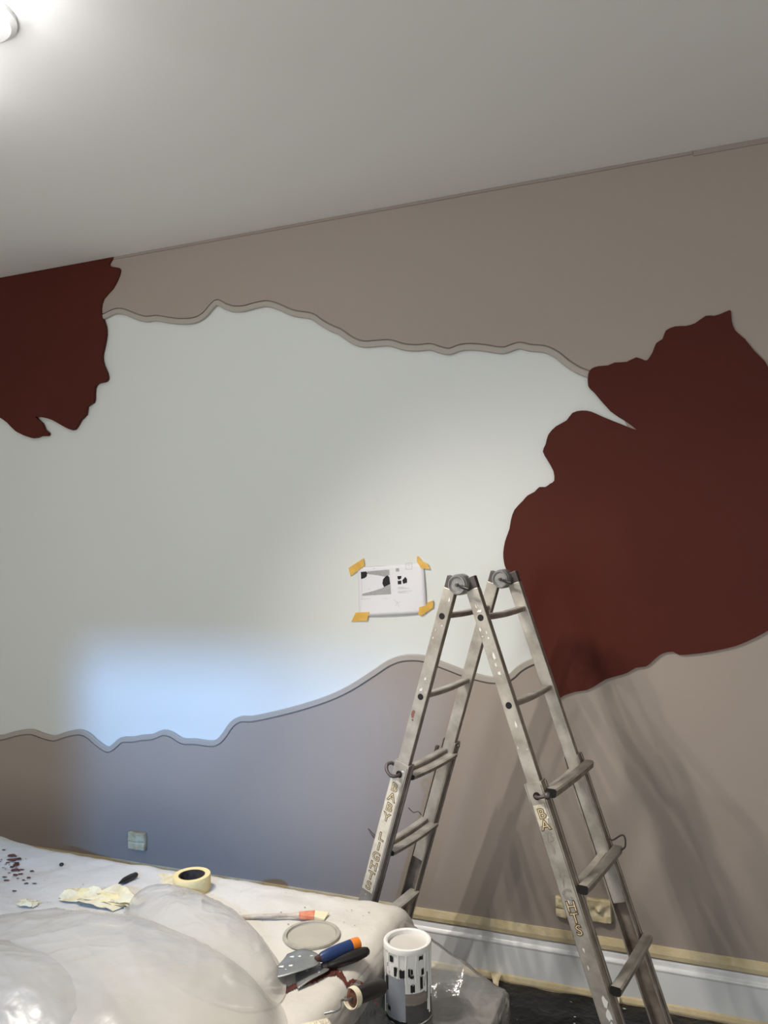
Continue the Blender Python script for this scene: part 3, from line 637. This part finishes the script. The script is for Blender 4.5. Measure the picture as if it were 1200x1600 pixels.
# spatulas
def spatula(p_handle_end, p_neck, p_tip, wid, neckw, label, hm, endm, lift, tipcut):
    A = onbed(*p_handle_end, .02+lift); B = onbed(*p_neck, .014+lift); T = onbed(*p_tip, .003+lift*.2)
    r = thing('spatula', label, 'spatula', onbed(*p_neck), 'spatulas on the dust sheet')
    d = (A-B).normalized(); L_ = (A-B).length
    cut = .78 if endm else 1.
    MB().tube([B+d*L_*t for t in (0, .06, .25, .5, .75, cut)], [.010, .013, .0155, .0165, .0165, .0165 if endm else .012], 14).build('handle', hm, r, smooth=.8)
    if endm:
        MB().tube([B+d*L_*t for t in (cut, .9, .98, 1.)], [.0166, .0165, .015, .010], 14).build('handle_end', endm, r, smooth=.8)
    else:
        MB().tube([A, A+d*.008, A+d*.011], [.012, .009, .004], 14).build('handle_end', hm, r, smooth=.8)
    MB().tube([B-d*.012, B+d*.006], [.008, .0105], 12).build('collar', M_RUST if endm else M_DARKST, r, smooth=.8)
    # blade: fan from the neck to a wide edge, gently bowed
    e = (T-B); e.z = 0; l2 = e.length; e.normalize(); s = Vector((-e.y, e.x, 0))
    def fn(u, v):
        t = u*l2; hw = neckw/2+(wid-neckw)/2*math.sin(min(1., u*1.25)*math.pi/2)**.62
        n_ = (v-.5)*2*hw; t2 = t+tipcut*(n_/wid)*u
        p = B+e*t2+s*n_; zc = cz(p.x, p.y)
        zz = (B.z-.004)*(1-u)+(zc+.004+lift*.6)*u+.006*math.sin(math.pi*u)
        return Vector((p.x, p.y, max(zz, zc+.003)))
    bl = MB().grid(fn, 16, 12).build('blade', M_BLADE, r, smooth=True, solid=.0011)
    sm = MB(); R2 = random.Random(5 if endm else 8)
    for k in range(6):
        u, v = R2.uniform(.2, .85), R2.uniform(.15, .85); p = fn(u, v); n = 8; q = R2.uniform(.0015, .005); ph = R2.random()*6
        sm.add([p+e*q*1.8*math.cos(2*math.pi*j/n)*(1+.4*math.sin(2*j+ph))+s*q*math.sin(2*math.pi*j/n)+LZ*.0016 for j in range(n)], [tuple(range(n))])
    sm.build('paint_smear', M_PAINTW, bl)['kind'] = 'stuff'
    return r
spatula((571, 1487), (510, 1508), (462, 1531), .075, .03, 'black-handled spatula lying underneath the blue-handled one', M_BLKPL, None, 0., .03)
spatula((562, 1473), (500, 1497), (432, 1516), .125, .03, 'blue spatula with orange handle end and wide grey blade, on top of the black one', M_BLUE, M_ORANGE, .018, .05)
# red paint smear on the sheet
RS = [(388, 1540, 2), (400, 1542, 4), (415, 1547, 5), (432, 1549, 5), (450, 1546, 7), (462, 1540, 6), (478, 1536, 6), (496, 1529, 7), (512, 1520, 8), (526, 1519, 8), (536, 1524, 9), (542, 1531, 5), (549, 1524, 4), (562, 1519, 3), (575, 1518, 3), (583, 1523, 2), (590, 1525, 1)]
mb = MB(); top = []; bot = []
for i in range((len(RS)-1)*8+1):
    k = min(i//8, len(RS)-2); t = i/8-k; x = RS[k][0]*(1-t)+RS[k+1][0]*t; y = RS[k][1]*(1-t)+RS[k+1][1]*t; h = max(1.2, .62*(RS[k][2]*(1-t)+RS[k+1][2]*t))
    j = noise.noise(Vector((x*.31, 1, 2)))*.6; h *= 1+.8*noise.noise(Vector((x*.6, 5, 2)))
    def lay(px, py):
        p = onbed(px, py, .003)
        if p.x > BX1: p = p+LZ*(map1(p.x-BX1)[1])
        return p
    top.append(lay(x, y-h*(.9+j))); bot.append(lay(x, y+h*(.9-j)))
n = len(top); mb.add(top+bot, [(i, i+1, n+i+1, n+i) for i in range(n-1)])
sm = mb.build('paint_smear', M_PAINTR, bed, solid=.0008); sm['label'] = 'dried dark red paint streak across the sheet'
# stains at the far left
mb = MB(); R3 = random.Random(5)
for k in range(46):
    t = R3.random(); x = 5+35*t+R3.gauss(0, 9); y = 1345+50*abs(t-.35)+R3.gauss(0, 9); q = R3.choice((.003, .005, .006, .011)) if k < 30 else R3.uniform(.001, .004); p = onbed(x, y, .003); n = 7
    mb.add([p+Vector((q*1.6*math.cos(2*math.pi*j/n)*(.6+.8*R3.random()), q*math.sin(2*math.pi*j/n)*(.6+.8*R3.random()), 0)) for j in range(n)], [tuple(range(n))])
sm = mb.build('paint_spots', M_PAINTR, bed); sm['kind'] = 'stuff'; sm['label'] = 'spattered dark red paint on the left hump of the sheet'
mb = MB()
for k in range(60):
    p = onbed(R3.uniform(60, 600), R3.uniform(1375, 1460), .002); q = R3.uniform(.0006, .0022); n = 6
    if p.x > BX1: continue
    mb.add([p+Vector((q*1.5*math.cos(2*math.pi*j/n), q*math.sin(2*math.pi*j/n), .0005)) for j in range(n)], [tuple(range(n))])
sm = mb.build('dirt_specks', M_DARKST, bed); sm['kind'] = 'stuff'
# dark knife handle half under the film
a = onbed(188, 1379, .01); b = onbed(212, 1367, .012)
kn = thing('putty_knife', 'small dark brown knife handle lying on the sheet left of the tape roll', 'knife', onbed(200, 1373))
MB().tube([a-(b-a)*.1, a+(b-a)*.25, a+(b-a)*.6, b], [.002, .010, .011, .009], 12).build('handle', M_BLKPL, kn, smooth=.8)
MB().tube([b, b+(b-a)*.08], [.0092, .006], 12).build('handle_end', mat('reddish_brown', (.09, .03, .02), .5), kn, smooth=.8)
a = onbed(96, 1351, .004)
tag(MB().lathe([(0, .006), (.006, .005), (.008, 0), (.005, -.003), (0, -.003)], a, n=10).build('bottle_cap', M_BLKPL), 'tiny black cap on the sheet near the far edge, left of the knife', 'cap')
# thin dark stick
a = onbed(316, 1408, .006); b = onbed(344, 1420, .006)
stt = thing('thin_stick', 'thin dark-tipped stick lying in front of the tape roll', 'stick', a)
MB().tube([a, a+(b-a)*.15], [.005, .003], 8).build('tip', M_BLKPL, stt); MB().tube([a+(b-a)*.15, a+(b-a)*.5, b], [.0016, .002, .0008], 8).build('shaft', M_DARKST, stt)
# crumpled masking tape
def crumple(px, py, lx, ly, hgt, label, seed, ang=0.):
    c = onbed(px, py); r = thing('crumpled_tape', label, 'tape', c, 'crumpled tape on the dust sheet')
    for k in range(3 if lx > .08 else 1):
        def fn(u, v, k=k):
            x = (u-.5)*lx*(.9 if k else 1)+(k-1)*.16*lx*(lx > .08); y = (v-.5)*ly*(1-.25*k)
            X = x*math.cos(ang)-y*math.sin(ang); Y = x*math.sin(ang)+y*math.cos(ang)
            z = hgt*(.18+.82*abs(noise.noise(Vector((u*2.6+k*5+seed, v*2.2, seed))))*1.6)*(math.sin(math.pi*min(1, max(0, u)))**.5)*(.35+.65*math.sin(math.pi*v))
            fold = .018*noise.noise(Vector((u*4, v*4, seed+9+k)))
            q = Vector((c.x+X+fold, c.y+Y+fold, 0)); q.z = cz(q.x, q.y)+.004+z+k*.004
            return q
        o = MB().grid(fn, 14, 8).build('tape_fold', (M_MASK_W, M_ROLLY, M_MASK)[k], r, solid=.0007)
crumple(163, 1410, .22, .085, .045, 'long heap of crumpled masking tape on the bed left of the puffed film', 3.3, .12)
crumple(44, 1415, .055, .04, .022, 'small scrap of crumpled masking tape at the left of the bed', 8.1, .3)
# cream fleece roller sleeve at the near bed edge
a = onbed(458, 1626, .029); b = onbed(516, 1612, .029)
fl = thing('roller_sleeve', 'cream fleece paint roller sleeve at the near corner of the bed', 'paint roller', a)
MB().tube([a, a+(b-a)*.05, a+(b-a)*.95, b], [.022, .027, .027, .022], 24, cap=False).build('fleece', M_FLEECE, fl, smooth=True)
MB().tube([a, b], .0215, 18).build('core', M_RUST, fl)
# dark roller with wire frame
A = atZ(551, 1559, .622); B = atZ(597, 1541, .602); d = (B-A).normalized()
ro = thing('paint_roller', 'dark paint roller with curled cream end ring and wire, beside the paint can', 'paint roller', A-LZ*.03)
MB().tube([A+d*.002, A+d*.01, B-d*.006, B], [.018, .020, .020, .017], 22, cap=True).build('sleeve', M_BLKPL, ro, smooth=.9)
MB().lathe([(.010, .004), (.016, .002), (.0215, -.003)], A, -d, 24).build('core', M_RUST, ro, smooth=.8)
MB().lathe([(0, .003), (.006, .004), (.012, .004)], A, -d, 16).build('axle_cap', M_RUST, ro, smooth=.8)
MB().lathe([(.0215, .008), (.0235, .009), (.0245, -.008), (.0222, -.010), (.0215, .008)], A, -d, 30, a0=-.6, a1=4.4).build('end_ring', M_CREAMRING, ro, smooth=.6)
wp = [A-d*.004, A-d*.02, A-d*.03+Vector((-.006, -.004, .002)), onbed(530, 1577, .012), onbed(507, 1584, .008)]
MB().tube(smoothline(wp, 5), .0028, 8).build('wire', M_STEEL, ro, smooth=.9)

# ------------------------------------------------------------------ paint can on the cabinet
c = Vector((-.781, 2.068, NZ+.0065)); CR, CH = .0625, .197
pc = thing('paint_can', 'tall white paint can with drips and worn dark lettering, standing beside the bed', 'paint can', c)
MB().lathe([(0, .002), (CR-.004, 0), (CR-.001, .003), (CR-.001, CH-.016), (CR+.0015, CH-.014), (CR+.0022, CH-.004), (CR+.001, CH), (CR-.004, CH+.001), (CR-.0085, CH-.001), (CR-.0095, CH-.008), (CR-.0095, CH-.03)], c, n=64).build('can_body', M_CANW, pc, smooth=.5)
MB().lathe([(0, CH-.012), (CR-.0092, CH-.012)], c, n=48).build('paint_surface', M_CANPNT, pc)
vd = Vector((-c.x, -c.y, 0)).normalized(); a_mid = math.atan2(vd.y, vd.x)
def patch(a0, a1, z0, z1, name, m_, e=.0004, jag=0., seed=0.):
    mb = MB(); R_ = CR-.001+e
    def fn(u, v):
        a = a_mid+math.radians(a0+(a1-a0)*u); zz = z0+(z1-z0)*v
        if jag: zz += jag*ns(u*6, v*3, 1, seed)*(1 if v in (0, 1) else .4); a += jag*3*ns(v*6, u*2, 1, seed+3)
        return c+Vector((R_*math.cos(a), R_*math.sin(a), zz))
    return mb.grid(fn, 12, 6)
def cpatch(a0, a1, z0, z1, name, m_, e=.0004, jag=0., seed=0.): return patch(a0, a1, z0, z1, name, m_, e, jag, seed).build(name, m_, pc)
# angles: negative = left in the photograph's view
cpatch(-78, -8, .012, .122, 'grey_label', M_CANLAB, .0004, .004, 1)
cpatch(-8, 78, .055, .085, 'brown_label', M_CANBR, .0004, .003, 2)
cpatch(-8, 80, .006, .055, 'dark_label', mat('dark_label', (.075, .07, .07), .5, col2=(.045, .042, .042), nscale=20), .0004, .003, 2)
txt = MB()
for (a0, a1, z0, z1, s_) in ((-50, -38, .160, .176, 1), (-37, -27, .126, .150, 2), (-22, -8, .124, .146, 3), (0, 5, .128, .150, 4), (5, 14, .124, .132, 5), (6, 12, .134, .148, 6), (28, 40, .168, .178, 7), (34, 42, .128, .144, 8), (30, 38, .092, .125, 9), (5, 16, .088, .108, 10), (-70, -58, .080, .118, 11), (-76, -72, .022, .034, 12), (-62, -50, .030, .042, 13), (42, 48, .098, .124, 14), (52, 56, .060, .130, 15), (-62, -58, .142, .152, 16)):
    p = patch(a0, a1, z0, z1, '', None, .0008, .006, s_); txt.add(p.v, p.f)
txt.build('label_print', M_BLACK, pc)['kind'] = 'stuff'
txt2 = MB()
for (a0, a1, z0, z1, s_) in ((-72, -70, .02, .04, 1), (-66, -64, .02, .04, 2), (-72, -64, .038, .042, 3), (-72, -64, .018, .022, 4)):
    p = patch(a0, a1, z0, z1, '', None, .0010, .001, s_); txt2.add(p.v, p.f)
txt2.build('label_symbol', M_PAINTW, pc)['kind'] = 'stuff'
cpatch(-76, -4, .004, .013, 'label_foot_band', M_BLACK, .0006, .003, 6)
dp = MB(); R4 = random.Random(2)
for (ad, ln) in ((-84, .17), (-25, .06), (-5, .075), (20, .07), (24, .085), (46, .10), (56, .15), (62, .16), (76, .12), (-70, .07), (-55, .05)):
    a = a_mid+math.radians(ad); pts = []
    for k in range(7):
        t = k/6; aa = a+.03*math.sin(5*t+ad); pts.append(c+Vector(((CR-.0005)*math.cos(aa), (CR-.0005)*math.sin(aa), CH-.014-ln*t)))
    dp.tube(pts, [.0028, .0024, .002, .0018, .0018, .0022, .0028], 7)
dp.build('paint_drips', M_PAINTW, pc, smooth=.9)['kind'] = 'stuff'

# ------------------------------------------------------------------ black foil on the floor, paint flakes
def foil(u, v):
    x = -2.2+(XR-.03+2.2)*u; y = .2+(D-.045-.2)*v
    return Vector((x, y, .006+.010*abs(ns(x, y, 7, 2))+.008*abs(ns(x*.5+y, y, 16, 6))))
fo = thing('floor_foil', 'black plastic foil with white paint flakes covering the floor by the skirting', 'plastic sheet', (0, 1.6, 0))
MB().grid(foil, 130, 110).build('foil', M_FOIL, fo, smooth=True)
mb = MB(); R5 = random.Random(9)
for k in range(90):
    u = R5.uniform(.35, .85); v = R5.uniform(.8, .99); p = foil(u, v); q = R5.uniform(.001, .004) if k > 8 else R5.uniform(.005, .012); n = 6; a = R5.random()*3
    mb.add([p+Vector((q*1.8*math.cos(2*math.pi*j/n+a), q*math.sin(2*math.pi*j/n)*.8, .004+.001*(j % 2))) for j in range(n)], [tuple(range(n))])
f_ = mb.build('paint_flakes', M_PAINTW, fo); f_['kind'] = 'stuff'

# ------------------------------------------------------------------ ceiling lamp (its edge shows at the top left)
lc = atZ(-45, 20, H); 
cl = thing('ceiling_lamp', 'lit white globe of a ceiling lamp cut by the top left edge of the frame', 'lamp', (lc.x, lc.y, H))
MB().lathe([(0, -.001), (.11, -.001), (.11, -.014), (.095, -.024), (0, -.026)], (lc.x, lc.y, H), n=40).build('ceiling_plate', M_CANW, cl, smooth=.5)
g0 = atZ(-14, 28, H-.085)
heads = [g0, Vector((lc.x-.22, lc.y-.06, H-.085)), Vector((lc.x-.05, lc.y-.25, H-.085)), Vector((lc.x-.36, lc.y+.10, H-.085))]
for i, g in enumerate(heads):
    MB().tube([Vector((lc.x, lc.y, H-.018)), Vector((lc.x, lc.y, H-.018))*.3+g*.7+LZ*.02, g+LZ*.03], .007, 8).build('arm', M_CANW, cl, smooth=.9)
    MB().lathe([(.0, .038), (.02, .036), (.032, .024), (.038, .006), (.036, -.01), (.028, -.026), (.014, -.036), (0, -.038)], g, n=28).build('globe', M_BULB, cl, smooth=True)
    spot('lamp_beam', g-LZ*.045, (-.45+.3*i, 2.6, .1), LAMP_E, (1, .93, .84), LAMP_DEG, 1., .025)
    pl = bpy.data.lights.new('globe_glow', 'POINT'); pl.energy = 1.5; pl.color = (1, .99, .97); pl.shadow_soft_size = .03
    po = bpy.data.objects.new('globe_glow', pl); COL.objects.link(po); po.location = g-LZ*.05
